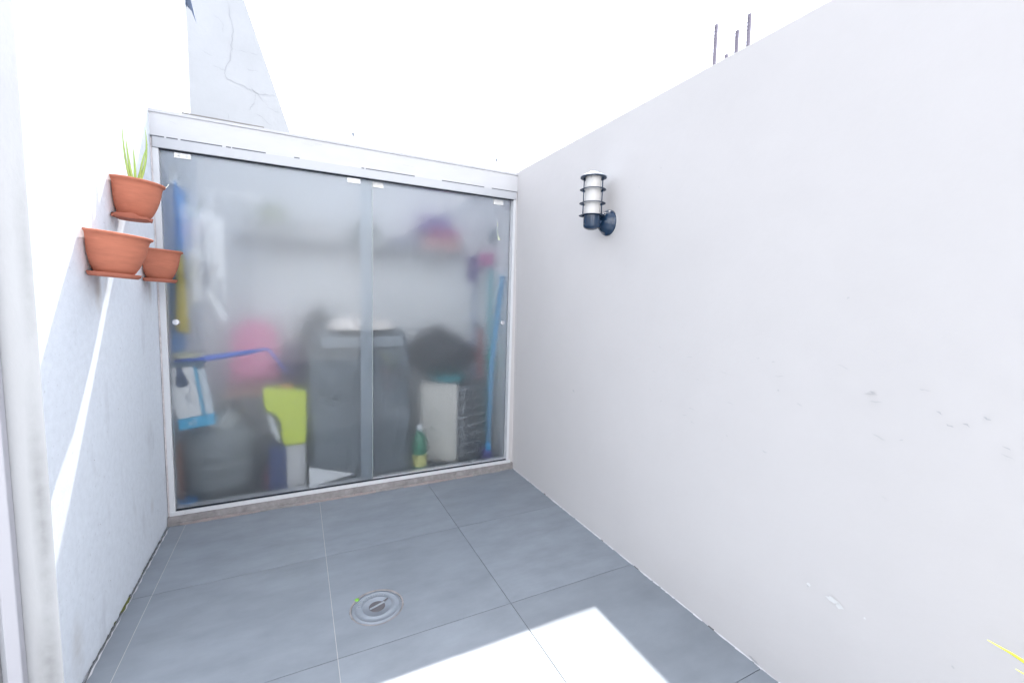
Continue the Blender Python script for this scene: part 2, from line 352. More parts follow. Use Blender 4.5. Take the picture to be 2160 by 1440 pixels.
ribbon(bm, wiggle((XL + .003, 1.80, 1.728), (XL + .003, 1.797, 1.737), 2, .001, NL), .003, NL, 2, .0004, .4)
ribbon(bm, wiggle((XL + .003, 1.80, 1.725), (XL + .003, 1.752, 1.61), 8, .002, NL), .0012, NL, 3, .0004, .4)
for k in range(16):
    y = random.uniform(1.6, 2.4); z = random.uniform(.1, 1.7); ribbon(bm, wiggle((XL + .003, y, z), (XL + .003, y + .008, z - .006), 3, .001, NL), .0018, NL, 3, .0004, .4)
y = 2.50
while y > Y0 + .01:
    st = random.uniform(.01, .035)
    if random.random() < .75:
        h0 = random.uniform(.0, .010); m_ = random.choice([4, 4, 4, 5, 6])
        poly(bm, [(XL + .0035, y, .0005), (XL + .0035, y - st, .0005), (XL + .0035, y - st * .8, .002 + h0), (XL + .0035, y - st * .2, .002 + random.uniform(0, .007))], m_)
    y -= st
ribbon(bm, [(XL + random.uniform(.004, .010), 2.5 - k * .02, 0.0015) for k in range(51)], .0045, (0, 0, 1), 4, .0012, .8)
ribbon(bm, [(XL + random.uniform(.003, .008), 1.96 - k * .012, 0.002) for k in range(9)], .010, (0, 0, 1), 5, .0022, .5)
ribbon(bm, [(XL + random.uniform(.010, .014), 2.47 - k * .02, 0.002) for k in range(47)], .003, (0, 0, 1), 6, .0010, .9)
ribbon(bm, wiggle((XL + .003, 2.515, 1.80), (XL + .003, 2.508, .02), 40, .001, NL), .0022, NL, 2, .0004, .7)
link('wall_body', bm, [stucco, pierm, scuff, scuff2, groutd, moss, caulk], t, bev=0)
# end face return: aluminium door frame strips left of the pier
bm = bmesh.new()
box(bm, -0.668, -0.640, 1.452, Y0 - .001, 0, 3.0, 0)
link('door_trim', bm, mat('lavender_white_trim', (.48, .475, .51), .5), t, bev=.003)
bm = bmesh.new(); box(bm, -0.682, -0.6685, 1.466, Y0 - .001, 0, 3.0, 0)
link('door_channel', bm, alum2, t)
bm = bmesh.new(); box(bm, -1.50, -0.6825, 1.456, Y0 - .001, 0, 2.2, 0); box(bm, -1.50, -0.6825, 1.456, Y0 - .001, 2.203, 3.0, 0)
link('door_panel', bm, mat('beige_panel', (.36, .35, .35), .6, var=.05, bump=.2), t)

# unseen white house front added behind the viewer to bounce sun onto the closet
t = thing('bounce_house_front', (0, -3.2, 0), 'unseen white house front added behind the viewer to bounce sunlight back', 'house')
bm = bmesh.new(); box(bm, -4.5, 4.5, -3.5, -3.0, -.04, 5.8); link('wall', bm, mat('bounce_house_plaster', (.80, .81, .82), .8, bump=.4, bscale=80), t)
bm = bmesh.new(); box(bm, -1.6, -.6, -2.999, -2.96, 0, 2.1); link('door', bm, mat('house_door', (.55, .55, .56), .4), t, bev=.01)

# ------------------------------------------------------------ storage closet
t = thing('storage_closet', (.35, D, 0), 'white framed closet with frosted glass sliding doors closing the end of the patio', 'closet')
bm = bmesh.new(); n = 40
bm2 = bm
def strip(bm, x0, x1, n, y0, y1, z0, z1, jz=.0, jy=.0, mi=0):
    A = []
    for i in range(n + 1):
        x = x0 + (x1 - x0) * i / n
        A.append([bm.verts.new((x, y0 + random.uniform(-jy, jy), z0)), bm.verts.new((x, y0 + random.uniform(-jy, jy), z1 + random.uniform(-jz, jz))), bm.verts.new((x, y1, z1 + random.uniform(-jz, jz) * .5)), bm.verts.new((x, y1, z0))])
    for i in range(n):
        for k in range(4):
            f = bm.faces.new((A[i][k], A[i + 1][k], A[i + 1][(k + 1) % 4], A[i][(k + 1) % 4])); f.material_index = mi
    for q in (A[0], A[-1][::-1]): f = bm.faces.new(q); f.material_index = mi
strip(bm, XL + .0005, wx(1.9) - .0, 24, D + .002, D + .09, 1.829, 1.928, .0006, .0006)
for (xa, za, xb, zb) in ((.04, 1.905, .10, 1.897), (.10, 1.912, .14, 1.908), (.55, 1.88, .62, 1.876), (-.50, 1.902, -.47, 1.89)):
    ribbon(bm, wiggle((xa, D + .0012, za), (xb, D + .0012, zb), 6, .002, (0, -1, 0)), .0014, (0, -1, 0), 1, .0006, .5)
link('fascia', bm, [fasciam, scuff2], t)
bm = bmesh.new(); strip(bm, XL + .0005, wx(1.95) - .001, 30, D - .004, D + .10, 1.9285, 1.941, .0008, .0006)
link('cap_strip', bm, mat('cap_paint', (.50, .50, .52), .7, bump=.3, var=.04), t)
bm = bmesh.new(); prism(bm, [(XL + .001, D + .086, 1.9415), (XR + .06, D + .086, 1.9415), (XR + .06, 3.41, 2.165), (XL + .001, 3.41, 2.165)], (0, 0, .006)); link('unseen_roof_panel', bm, milky, t)  # unseen sheet, pitched and made translucent to bring light into the closet
bm = bmesh.new(); prism(bm, [(XR + .001, D + .11, 1.9425), (XR + .001, 3.40, 2.150), (XR + .001, 3.40, ZT + .0005), (XR + .001, D + .16, ZT + .0005)], (.03, 0, 0)); link('unseen_roof_side', bm, smooth, t)  # added out of view to keep direct sun out under the roof
bm = bmesh.new(); box(bm, XL + .001, XR + .0005, 3.30, 3.40, 0, 2.128)
o_ = link('back_wall', bm, mat('closet_back_paint', (.93, .94, .945), .8, var=.03), t)
bm = bmesh.new(); prism(bm, [(XR - .0006, D + .081, .001), (XR - .0006, 3.2995, .001), (wx(1.9) - .0006, 3.2995, 1.9), (wx(1.9) - .0006, D + .081, 1.9)], (-.004, 0, 0)); link('bounce_lining', bm, o_.data.materials[0], t)  # white sheet added to brighten the right side of the closet
# header box with the dark broken gap above it
bm = bmesh.new(); box(bm, -.563, 1.272, D - .006, D + .075, 1.7765, 1.8215); link('header_rail', bm, alum, t, bev=.0015)
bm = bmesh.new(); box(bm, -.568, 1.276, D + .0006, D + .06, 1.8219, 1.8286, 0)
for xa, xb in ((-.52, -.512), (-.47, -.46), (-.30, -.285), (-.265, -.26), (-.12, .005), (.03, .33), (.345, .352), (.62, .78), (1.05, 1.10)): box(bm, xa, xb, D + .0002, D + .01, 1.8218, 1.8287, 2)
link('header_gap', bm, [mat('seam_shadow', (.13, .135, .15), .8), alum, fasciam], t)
bm = bmesh.new(); box(bm, -.5655, -.543, D + .001, D + .075, .0425, 1.776); box(bm, XL + .0005, -.5662, D + .004, D + .075, .0, 1.82, 1)
tag(link('jamb', bm, [alumw, mat('pinkish_filler', (.60, .56, .56), .9, var=.2, vscale=40, bump=.5)], t, bev=.001))
bm = bmesh.new(); box(bm, 1.2555, 1.272, D + .001, D + .075, .0425, 1.776); box(bm, 1.2725, XR - .0005, D + .004, D + .075, .0, 1.82, 1)
link('jamb', bm, [alumw, smooth], t, bev=.001)
bm = bmesh.new(); box(bm, -.5655, 1.283, D - .004, D + .080, .0425, .0635)
for x in (-.505, .30, 1.0): lathe(bm, [(0, -.0006), (.0022, -.0006), (.0022, .001)], (x, D - .004, .050), 8, mi=1, axis='y')
link('bottom_rail', bm, [alumw, scuff], t, bev=.0012)
bm = bmesh.new(); strip(bm, XL + .001, XR - .004, 90, D - .012, D + .08, .0, .0422, .0, .003)
strip(bm, XL + .001, 1.20, 70, D - .022, D - .012, .0, .013, .003, .003, 0)
for k in range(16):
    x = random.uniform(-.55, 1.0); L = random.uniform(.06, .22); strip(bm, x, x + L, 14, D - .0255, D - .010, .0, random.uniform(.006, .012), .003, .0025, 1)
link('mortar_sill', bm, [mortar, mat('pinkish_mortar', (.33, .285, .28), .95, bump=.8, bscale=60)], t)
bm = bmesh.new(); box(bm, -.5425, 1.255, D + .0005, D + .018, 1.7722, 1.7762); link('seam_shade_strip', bm, dark, t); bm = bmesh.new(); box(bm, -.5425, 1.255, D + .0005, D + .018, .0638, .0662); link('seam_shade_strip', bm, dark, t)  # dark strips painted in for the shade along the panes' top and bottom seams
# doors
def door(x0, x1, y0, clips, knob, lab):
    bm = bmesh.new(); box(bm, x0, x1, y0, y0 + .008, .0640, 1.776)
    bm.normal_update()
    for f in bm.faces: f.material_index = 1 if f.calc_center_median().y < y0 + .007 else 0
    d = link('glass_door', bm, [frost, clearg], t); d['label'] = lab
    for (ca, cb, z0, z1, scr) in clips:
        bm = bmesh.new(); box(bm, ca, cb, y0 - .011, y0 - .0005, z0, z1, 0); c_ = link('roller_clip', bm, clipm, d, bev=.0015)
        bm = bmesh.new()
        for s_ in scr: lathe(bm, [(0, -.0125), (.0042, -.0125), (.0055, -.0108)], (ca + (cb - ca) * s_, y0, (z0 + z1) / 2), 14, axis='y')
        if scr:
            link('clip_screw', bm, mat('clip_screw', (.66, .65, .62), .5), d)
    bm = bmesh.new(); lathe(bm, [(0, -.012), (.0125, -.012), (.0145, -.0095), (.0145, -.0005), (0, -.0005)], (knob, y0, .988), 24, axis='y')
    link('finger_knob', bm, mat('knob_metal', (.62, .63, .66), .3, metal=.6), d, True, bev=.001)
door(-.543, .388, D + .020, ((-.489, -.425, 1.745, 1.7685, (.3, .75)), (.258, .326, 1.7425, 1.7685, (.3, .75))), -.5105, 'front frosted sliding door')
dl = [c for c in t.children if c.name.startswith('glass_door')][0]
bm = bmesh.new(); box(bm, .3875, .3895, D + .0185, D + .0285, .067, 1.772); link('polished_edge', bm, mat('edge_glint', (.42, .47, .47), .3), dl)
bm = bmesh.new(); box(bm, .327, .386, D + .0305, D + .0320, .067, 1.772); link('overlap_film', bm, frosted('milky_strip', .25, .28), dl)  # added film that lightens the band where both panes overlap
door(.326, 1.2555, D + .044, ((.392, .452, 1.741, 1.771, ()), (1.130, 1.197, 1.739, 1.7705, ())), 1.2165, 'rear frosted sliding door')

# thin sheet lying on the closet top
bm = bmesh.new(); box(bm, -.452, -.125, D + .004, D + .09, 1.9425, 1.9500)
tag(link('roof_sheet', bm, concm), 'thin brown board lying on top of the closet fascia', 'board')

# ------------------------------------------------------------ far gable building
bm = bmesh.new()
pts = [(-3.2, 4.8, -.04), (.85, 4.8, -.04), (-.0265, 4.8, 2.687), (-.368, 4.8, 3.742), (-.75, 4.8, 4.9), (-3.2, 4.8, 4.9)]
prism(bm, pts, (0, 4, 0))
Ng = (0, -1, 0)
def crack(ps, wd=.008):
    out = []
    for a, b in zip(ps[:-1], ps[1:]): out += wiggle((a[0], 4.8, a[1]), (b[0], 4.8, b[1]), 6, .010, Ng)[:-1]
    out.append(Vector((ps[-1][0], 4.8, ps[-1][1]))); ribbon(bm, out, wd * .6, Ng, 1, .002, .8)
crack([(-.50, 3.70), (-.455, 3.45), (-.47, 3.30), (-.53, 3.10), (-.515, 3.03), (-.36, 2.98), (-.30, 2.965), (-.13, 2.97)], .010)
crack([(-.53, 3.10), (-.62, 3.12)], .006); crack([(-.30, 2.965), (-.31, 2.88), (-.36, 2.80)], .007)
crack([(-.47, 3.30), (-.36, 3.30), (-.27, 3.31)], .005); crack([(-.36, 3.16), (-.27, 3.15)], .006); crack([(-.33, 3.0), (-.20, 2.86), (-.10, 2.83)], .005)
crack([(-.70, 3.22), (-.62, 3.20)], .004); crack([(-.30, 2.78), (-.16, 2.70)], .006); crack([(-.52, 2.74), (-.50, 2.62)], .004)
crack([(-.22, 2.62), (-.20, 2.5)], .006); crack([(-.60, 3.55), (-.54, 3.50), (-.52, 3.42)], .004)
tag(link('gable_building', bm, [gablem, crackm]), 'cracked bluish white gable wall rising behind the closet', 'building')
bm = bmesh.new(); prism(bm, [(XL - .0, 3.50, 3.02), (XL + .030, 3.50, 2.90), (XL + .048, 3.50, 2.80), (XL + .020, 3.50, 2.88), (XL - .0, 3.50, 2.90)], (0, -.04, 0))
box(bm, XL - .01, XL + .002, 3.44, 3.47, 2.88, 3.04)
tag(link('wall_bracket', bm, bracketm), 'small dark blue bracket at the top corner of the stucco wall', 'bracket')

# ------------------------------------------------------------ wires with insulators above the closet
for k, (z0, z1) in enumerate(((3.58, 3.60), (3.51, 3.53), (3.44, 3.46))):
    bm = bmesh.new(); tube(bm, [(-.6, 7.0, z0 - .02), (.8, 7, z0 - .01 * 0), (3.124, 7, z1), (5.2, 7, z1 + .01)], .0016, 5)
    o = link('fence_wire', bm, wirem); tag(o, ('top', 'middle', 'bottom')[k] + ' one of the three thin wires strung above the closet', 'wire', 'thin wires above the closet')
for x, zc, lab in ((.80, 3.505, 'small grey wire spacer above the middle of the closet'), (3.124, 3.525, 'small grey wire spacer above the right end of the closet')):
    bm = bmesh.new(); tube(bm, [(x, 7, zc - .068), (x, 7, zc + .075)], .007, 6); lathe(bm, [(0, -.03), (.012, -.028), (.022, -.008), (.022, .008), (.012, .028), (0, .03)], (x, 7, zc), 12)
    tag(link('wire_spacer', bm, insum, None, True), lab, 'spacer', 'wire spacers')

# ------------------------------------------------------------ rebars on the wall top
for k, (y, h, lean, lab) in enumerate(((1.118, .158, .004, 'tallest of the rusty bars, nearest the lamp side'), (1.072, .036, 0, 'shortest rusty bar, second along the wall top'),
                                  (1.033, .095, .004, 'mid height rusty bar, third along the wall top'), (.990, .125, .006, 'rusty bar nearest the camera on the wall top'))):
    bm = bmesh.new(); p = []
    x = 1.325
    for i in range(9): p.append((x + lean * .3 * i / 8, y + lean * i / 8, ZT - .06 + (h + .062) * i / 8))
    tube(bm, p, .0060, 10)
    for i in range(int(h / .012) + 1):
        z = ZT + .006 + i * .012
        if z < ZT + h - .002: lathe(bm, [(.0059, -.0014), (.0063, 0), (.0059, .0014)], (x, y + lean * (z - ZT + .06) / (h + .06), z), 10)
    tag(link('rebar', bm, rebarm), lab, 'rebar', 'steel bars sticking up from the wall')

# ------------------------------------------------------------ clay pots
def half_pot(y, z, r, h, tilt, label, sr=.80, chip=False, k_=.6):
    t = thing('wall_pot', (XL, y, z), label, 'plant pot', 'clay pots hung on the stucco wall')
    prof = [(.935, .010), (.965, .022), (.995, .015), (1.005, -.005), (.99, -.035), (.94, -.055), (.90, -.10), (.875, -.20), (.855, -.33), (.82, -.47), (.765, -.62), (.68, -.78), (.585, -.92), (.50, -1.0)]
    prof = [(r * a, h * b) for a, b in prof]
    c = (XL + k_ * r, y, z); bm = bmesh.new(); piv = (XL, y, z - h)
    mt = rot(piv, 'Y', tilt)
    def squash(bm, lim, mm):
        for v in bm.verts:
            v.co = mm @ v.co
            if v.co.x < XL + lim: v.co.x = XL + lim + .1 * (v.co.x - XL - lim) * 0
    lathe(bm, prof + [(0, -h)], c, 56); squash(bm, .0035, mt)
    b2 = bmesh.new(); inn = [(a - .007, b + (.006 if i == len(prof) - 1 else 0)) for i, (a, b) in enumerate(prof)]
    lathe(b2, [prof[0], (r * .92, -.006)] + inn[6:] + [(0, -h + .006)], c, 56); squash(b2, .0115, mt)
    me = bpy.data.meshes.new('tmp'); b2.to_mesh(me); b2.free(); bm.from_mesh(me)
    poly(bm, [(XL + .0036, y - r * .75, z + h * .02), (XL + .0036, y + r * .75, z + h * .02), (XL + .0114, y + r * .75, z + h * .02), (XL + .0114, y - r * .75, z + h * .02)])
    link('bowl', bm, terra, t, True).modifiers.new('n', 'EDGE_SPLIT').split_angle = R(50)
    bm = bmesh.new(); lathe(bm, [(r - .014, -.035), (0, -.03)], c, 40); squash(bm, .012, mt)
    for v in bm.verts: v.co.z += random.uniform(-.003, .004)
    link('soil', bm, soil, t)
    R2 = r * sr; bm = bmesh.new(); cs = (XL + k_ * R2 + .006, y - (.020 if chip else -.002), z - h - .004)
    lathe(bm, [(0, -.008), (R2 * .88, -.008), (R2 * .98, -.002), (R2, .006), (R2 - .003, .0065), (R2 * .94, -.001), (0, -.002)], cs, 64)
    if chip:
        for v in bm.verts:
            a = math.atan2(v.co.y - cs[1], v.co.x - cs[0])
            if (v.co.xy - Vector(cs[:2])).length > R2 * .9: v.co.z += .003 * math.sin(4 * a + 1) + .002 * math.sin(9 * a) - (.005 if -.3 < a < .5 else 0)
    squash(bm, .0035, rot(piv, 'Y', tilt * .7))
    link('saucer', bm, terra2, t, True).modifiers.new('n', 'EDGE_SPLIT').split_angle = R(40)
    return t
half_pot(2.065, 1.530, .085, .128, R(4), 'upper clay wall pot with green shoots growing from it', .75, True)
half_pot(1.820, 1.316, .090, .126, R(6), 'lower large clay wall pot, empty, at the left of the small one', .80)
half_pot(2.360, 1.310, .080, .124, R(3), 'small clay wall pot in front of the glass door edge', .82)

t = thing('onion_plant', (XL + .052, 2.06, 1.51), 'thin light green shoots growing in the upper clay pot', 'plant')
def blade(pts, w0, m, name='leaf', parent=None):
    bm = bmesh.new(); pts = [Vector(p) for p in pts]; n = len(pts); L = []
    for i, p in enumerate(pts):
        d = (pts[min(i + 1, n - 1)] - pts[max(i - 1, 0)]).normalized(); s = d.cross(Vector((-.3, -.95, 0.1))).normalized()
        ww = w0 * (1 - (i / (n - 1)) ** 2.2) * .5 + .0004; nn = d.cross(s).normalized()
        L.append([bm.verts.new(p + s * ww), bm.verts.new(p + nn * ww * .5), bm.verts.new(p - s * ww), bm.verts.new(p - nn * ww * .25)])
    for i in range(n - 1):
        for k in range(4): bm.faces.new((L[i][k], L[i][(k + 1) % 4], L[i + 1][(k + 1) % 4], L[i + 1][k]))
    bm.faces.new(L[0]); bm.faces.new(L[-1])
    return link(name, bm, m, parent, True)
def curve(p0, p1, bend, n=9):
    p0 = Vector(p0); p1 = Vector(p1); bend = Vector(bend)
    return [p0.lerp(p1, i / (n - 1)) + bend * 4 * (i / (n - 1)) * (1 - i / (n - 1)) for i in range(n)]
bx, by = XL + .058, 2.062
for dx0, dx, hgt, bd, w_ in ((-.010, -.024, .185, -.006, .008), (-.004, -.016, .150, -.003, .009), (.0, -.004, .120, .002, .009), (.010, .040, .185, .012, .009), (.002, .018, .075, .004, .010), (.013, .045, .130, -.006, .008)):
    blade(curve((bx + dx0, by, 1.515), (bx + dx, by + random.uniform(-.02, .02), 1.535 + hgt), (bd, 0, 0)), w_, leafm, 'leaf', t)
blade(curve((bx + .055, 2.08, 1.515), (bx + .088, 2.11, 1.542), (.008, 0, -.006)), .0035, stemw, 'dry_stem', t)

# ------------------------------------------------------------ wall lamp
LX, LY = 1.190, 1.605
t = thing('wall_lamp', (wx(1.5), LY, 1.506), 'navy caged outdoor lamp with white glass fixed to the right wall', 'wall lamp')
def L_(name, prof, m, sm=True, **k):
    bm = bmesh.new(); lathe(bm, prof, (LX, LY, 0), 40, **k); o = link(name, bm, m, t, sm); o.modifiers.new('n', 'EDGE_SPLIT').split_angle = R(35); return o
L_('glass_tube', [(0, 1.522), (.0345, 1.522), (.0345, 1.700), (0, 1.700)], opal)
L_('cup', [(0, 1.462), (.012, 1.462), (.022, 1.465), (.033, 1.471), (.0365, 1.478), (.0380, 1.528), (.0345, 1.530), (0, 1.530)], navy)
L_('cap', [(.0565, 1.6905), (.0575, 1.6925), (.040, 1.702), (.024, 1.708), (.018, 1.716), (0, 1.719), (0, 1.712), (.036, 1.698), (.0565, 1.6905)], [navyt])
for i, zz in enumerate((1.6905, 1.6395, 1.5805, 1.5275)):
    L_('guard_ring', [(.0385, zz + .001), (.056, zz - .0015), (.058, zz - .003), (.0555, zz - .0035), (.0385, zz - .001), (.0385, zz + .001)], ringm)
for a in (R(-36.5), R(53.5), R(143.5)):
    bm = bmesh.new(); tube(bm, [(LX + .0405 * math.cos(a), LY + .0405 * math.sin(a), 1.522), (LX + .0405 * math.cos(a), LY + .0405 * math.sin(a), 1.695)], .0026, 8)
    link('cage_rod', bm, navy, t, True)
bm = bmesh.new(); W_ = wx(1.5)
lathe(bm, [(.058, 0), (.058, -.006), (.0555, -.010), (.052, -.012), (.047, -.024), (.038, -.036), (.026, -.044), (.014, -.048), (0, -.049)], (W_ - .001, LY, 1.503), 40, axis='x')
link('mount_dome', bm, navy, t, True)
bm = bmesh.new(); lathe(bm, [(.0588, .0), (.0588, -.002), (.057, -.0025)], (W_ - .0004, LY - .001, 1.5000), 40, axis='x'); link('paint_edge', bm, chipm, t)
bm = bmesh.new(); tube(bm, [(W_ - .045, LY, 1.503), (LX + .03, LY, 1.503)], .014, 16); link('arm', bm, navy, t, True)

# ------------------------------------------------------------ potted plant at the right edge
PX, PY = 1.035, -.18
t = thing('floor_plant', (PX, PY, 0), 'yellow green pointed leaf reaching in from the lower right corner', 'plant')
bm = bmesh.new(); lathe(bm, [(0, .002), (.09, .002), (.095, .02), (.125, .22), (.135, .222), (.135, .25), (.125, .25), (.118, .22), (0, .215)], (PX, PY, 0), 36); link('pot', bm, terra, t, True)
for k in range(11):
    a = R(33 * k + 40); L = random.uniform(.22, .32)
    blade(curve((PX + .02 * math.cos(a), PY + .02 * math.sin(a), .215), (PX + L * .6 * math.cos(a), PY + L * .6 * math.sin(a) - .03, .28 + L * .6), (0, 0, .08), 11), .022, yleaf, 'leaf', t)
blade(curve((PX, PY + .02, .215), (PX, .237, .593), (0, 0, .092), 15), .020, yleaf, 'leaf', t)
blade(curve((PX + .01, PY + .03, .215), (PX + .012, .205, .562), (0, 0, .085), 13), .012, yleaf, 'leaf', t)

# ------------------------------------------------------------ things stored behind the frosted glass
def C(name, col, rough=.6, **k): return mat(name, col, rough, **k)
# blue jacket, white bag and yellow cloth hanging on the left wall
def hang(name, y0, y1, zt, zb, xo, col, label, cat, seed, taper=0.0, shift=0.0):
    rs = random.Random(seed); bm = bmesh.new(); nu, nv = 22, 22; G = []
    ph = rs.uniform(0, 6)
    for i in range(nu + 1):
        row = []
        for j in range(nv + 1):
            v = j / nv; u = i / nu; c_ = (y0 + y1) / 2 + shift * v; half = (y1 - y0) / 2 * (1 - taper * v)
            row.append(bm.verts.new((XL + xo + .012 * math.sin(9 * u + ph + 2 * v) * (.3 + v) + .006 * math.sin(23 * u + ph), c_ + (2 * u - 1) * half, zt + (zb - zt) * v + .008 * math.sin(6 * u + ph) * v)))
        G.append(row)
    for i in range(nu):
        for j in range(nv): bm.faces.new((G[i][j], G[i + 1][j], G[i + 1][j + 1], G[i][j + 1]))
    o = link(name, bm, C(name + '_fabric', col, .8), None, True); s = o.modifiers.new('s', 'SOLIDIFY'); s.thickness = .008
    return tag(o, label, cat)
def hook(y, z, lab):
    bm = bmesh.new(); box(bm, XL + .0005, XL + .006, y - .012, y + .012, z - .02, z + .02); tube(bm, [(XL + .004, y, z), (XL + .035, y, z - .006), (XL + .055, y, z), (XL + .060, y, z + .02)], .003, 8)
    tag(link('wall_hook', bm, alum2), lab, 'hook', 'hooks inside the closet')
hang('hanging_jacket', 2.605, 2.86, 1.655, 1.16, .058, (.04, .36, .90), 'bright blue waterproof hanging at the left behind the glass', 'jacket', 3, .55, .03)
hang('plastic_bag', 2.60, 2.76, 1.74, 1.64, .062, (.66, .70, .74), 'crumpled pale plastic bag hanging above the blue waterproof', 'bag', 5)
hang('hanging_cloth', 2.62, 2.70, 1.33, .93, .060, (.66, .52, .04), 'mustard yellow cloth hanging below the blue waterproof', 'cloth', 8, -.25, .03)
hang('apron', 2.68, 2.86, 1.26, .82, .022, (.10, .30, .66), 'dull blue apron hanging behind the mustard cloth', 'apron', 12, .1)
hook(2.75, 1.66, 'upper metal hook holding the blue waterproof'); hook(2.66, 1.31, 'lower metal hook holding the mustard cloth')
# white folding rack
t = thing('drying_rack', (-.44, 2.78, 1.66), 'white folding drying rack hanging flat behind the left door', 'drying rack')
wp = C('white_rack_plastic', (.90, .92, .94), .4)
def bar(name, a, b, w_, d_=.02, m=None, parent=None):
    bm = bmesh.new(); a = Vector(a); b = Vector(b); s = (b - a).normalized().cross(Vector((0, 1, 0))).normalized() * w_ / 2
    prism(bm, [a - s, b - s, b + s, a + s], (0, d_, 0)); return link(name, bm, m or wp, parent or t, bev=.003)
bar('top_rail', (-.478, 2.75, 1.655), (-.27, 2.75, 1.655), .018); bar('arm', (-.27, 2.76, 1.655), (-.150, 2.76, 1.632), .024)
bar('thin_upright', (-.460, 2.745, 1.655), (-.452, 2.745, 1.44), .022, .02); bar('thin_upright', (-.387, 2.745, 1.655), (-.380, 2.745, 1.42), .022, .02)
bar('wide_slat', (-.492, 2.73, 1.57), (-.468, 2.73, 1.07), .048, .03); bar('wide_slat', (-.440, 2.70, 1.53), (-.455, 2.70, 1.08), .042, .03)
bar('wide_slat', (-.405, 2.73, 1.55), (-.380, 2.73, 1.16), .040, .03); bar('wide_slat', (-.352, 2.70, 1.51), (-.350, 2.70, 1.20), .052, .03)
bar('leg', (-.382, 2.74, 1.20), (-.378, 2.74, 1.04), .018); bar('leg', (-.340, 2.72, 1.20), (-.334, 2.72, 1.09), .020)
bar('brace', (-.402, 2.70, 1.135), (-.328, 2.70, .985), .032); 
bm = bmesh.new(); box(bm, XL + .001, -.47, 2.75, 2.77, 1.646, 1.664); link('wall_bar', bm, wp, t)
# bracket shelf with the detergent carton, the sponge bag, and the blue mop
bm = bmesh.new(); box(bm, XL + .001, -.415, 2.595, 2.69, .772, .781); box(bm, XL + .001, XL + .007, 2.60, 2.68, .70, .772); box(bm, XL + .001, -.415, 2.592, 2.597, .765, .79)
tag(link('bracket_shelf', bm, C('slate_blue_metal', (.09, .14, .19), .5), bev=.001), 'short dark blue wall bracket above the white and blue carton', 'shelf')
t = thing('detergent_carton', (-.485, 2.64, .455), 'white carton with light blue base and dark drop, near the glass at left', 'carton')
mt = rot((-.49, 2.64, .62), 'Y', R(-7))
bm = bmesh.new(); box(bm, -.548, -.445, 2.598, 2.680, .508, .768, 0, mt); link('carton_body', bm, C('carton_white', (.80, .80, .80), .55), t, bev=.003)
bm = bmesh.new(); box(bm, -.4448, -.432, 2.598, 2.681, .508, .768, 0, mt); link('blue_edge', bm, C('carton_cyan', (.10, .42, .62), .5), t)
bm = bmesh.new(); box(bm, -.548, -.398, 2.597, 2.682, .452, .5075, 0, mt); link('blue_base', bm, C('carton_cyan_base', (.04, .42, .68), .5), t, bev=.002)
bm = bmesh.new(); box(bm, -.4318, -.398, 2.604, 2.678, .508, .745, 0, mt); link('side_panel', bm, C('carton_side', (.62, .68, .72), .5), t, bev=.004)
bm = bmesh.new(); dp = []
for k in range(21):
    a = math.pi * 2 * k / 20
    dp.append((-.500 + .026 * math.cos(a), 2.5975, .688 + .024 * math.sin(a))) if k < 20 else None
dr = [p for p in dp if p[2] < .700] ; dr.sort(key=lambda p: math.atan2(p[2] - .688, p[0] + .5))
poly_pts = [(-.500 + .027 * math.cos(R(a)), 2.5972, .688 + .025 * math.sin(R(a))) for a in range(-210, 31, 15)] + [(-.488, 2.5972, .742), (-.488, 2.5972, .766), (-.512, 2.5972, .766), (-.512, 2.5972, .742)]
prism(bm, [mt @ Vector(p) for p in poly_pts], (0, -.001, 0)); link('drop_emblem', bm, C('drop_navy', (.03, .06, .14), .5), t)
def text(s, x, y, z, size, m, parent, name='print'):
    cu = bpy.data.curves.new(name, 'FONT'); cu.body = s; cu.size = size; cu.align_x = 'CENTER'; cu.align_y = 'CENTER'; cu.extrude = .0004
    o = bpy.data.objects.new(name, cu); COL.objects.link(o); o.matrix_world = mt @ Matrix.Translation((x, y, z)) @ Matrix.Rotation(R(90), 4, 'X')
    bpy.context.view_layer.update(); me = bpy.data.meshes.new_from_object(o); mw = o.matrix_world.copy(); bpy.data.objects.remove(o)
    me.transform(mw); me.materials.clear(); me.materials.append(m); q = bpy.data.objects.new(name, me); COL.objects.link(q); q.parent = parent; q.matrix_parent_inverse = Matrix.Translation(parent.location).inverted(); return q
text('5', -.490, 2.5965, .600, .055, C('print_grey', (.35, .38, .42)), t, 'numeral'); text('x5', -.488, 2.5960, .480, .036, C('print_white', (.85, .85, .85)), t, 'base_lettering')
bm = bmesh.new(); bmesh.ops.create_icosphere(bm, subdivisions=3, radius=1)
for v in bm.verts:
    k = 1 + .25 * math.sin(7 * v.co.x + 3 * v.co.z) * math.sin(5 * v.co.y + 1) + random.uniform(-.08, .08); v.co = Vector((-.500 + v.co.x * .055 * k, 2.645 + v.co.y * .035 * k, .808 + v.co.z * .025 * k))
tag(link('sponge_packet', bm, C('packet_film', (.60, .58, .40), .4, var=.5, vscale=40), None, False), 'crumpled pale yellow packet resting on the dark wall bracket', 'packet')
t = thing('blue_mop', (-.44, 2.61, .80), 'blue plastic handle lying sideways with a thin bent end, above the carton', 'mop')
bl = C('cobalt_plastic', (.03, .13, .62), .35); bm = bmesh.new(); tube(bm, [(-.56, 2.615, .790), (-.44, 2.612, .797), (-.40, 2.61, .803), (-.195, 2.61, .833)], [.008, .010, .0155, .0125], 14); link('handle', bm, bl, t, True)
bm = bmesh.new(); tube(bm, [(-.195, 2.61, .833), (-.150, 2.61, .843), (-.135, 2.612, .840), (-.085, 2.63, .765), (-.045, 2.66, .700)], [.010, .007, .0065, .006, .006], 10); link('bent_rod', bm, bl, t, True)

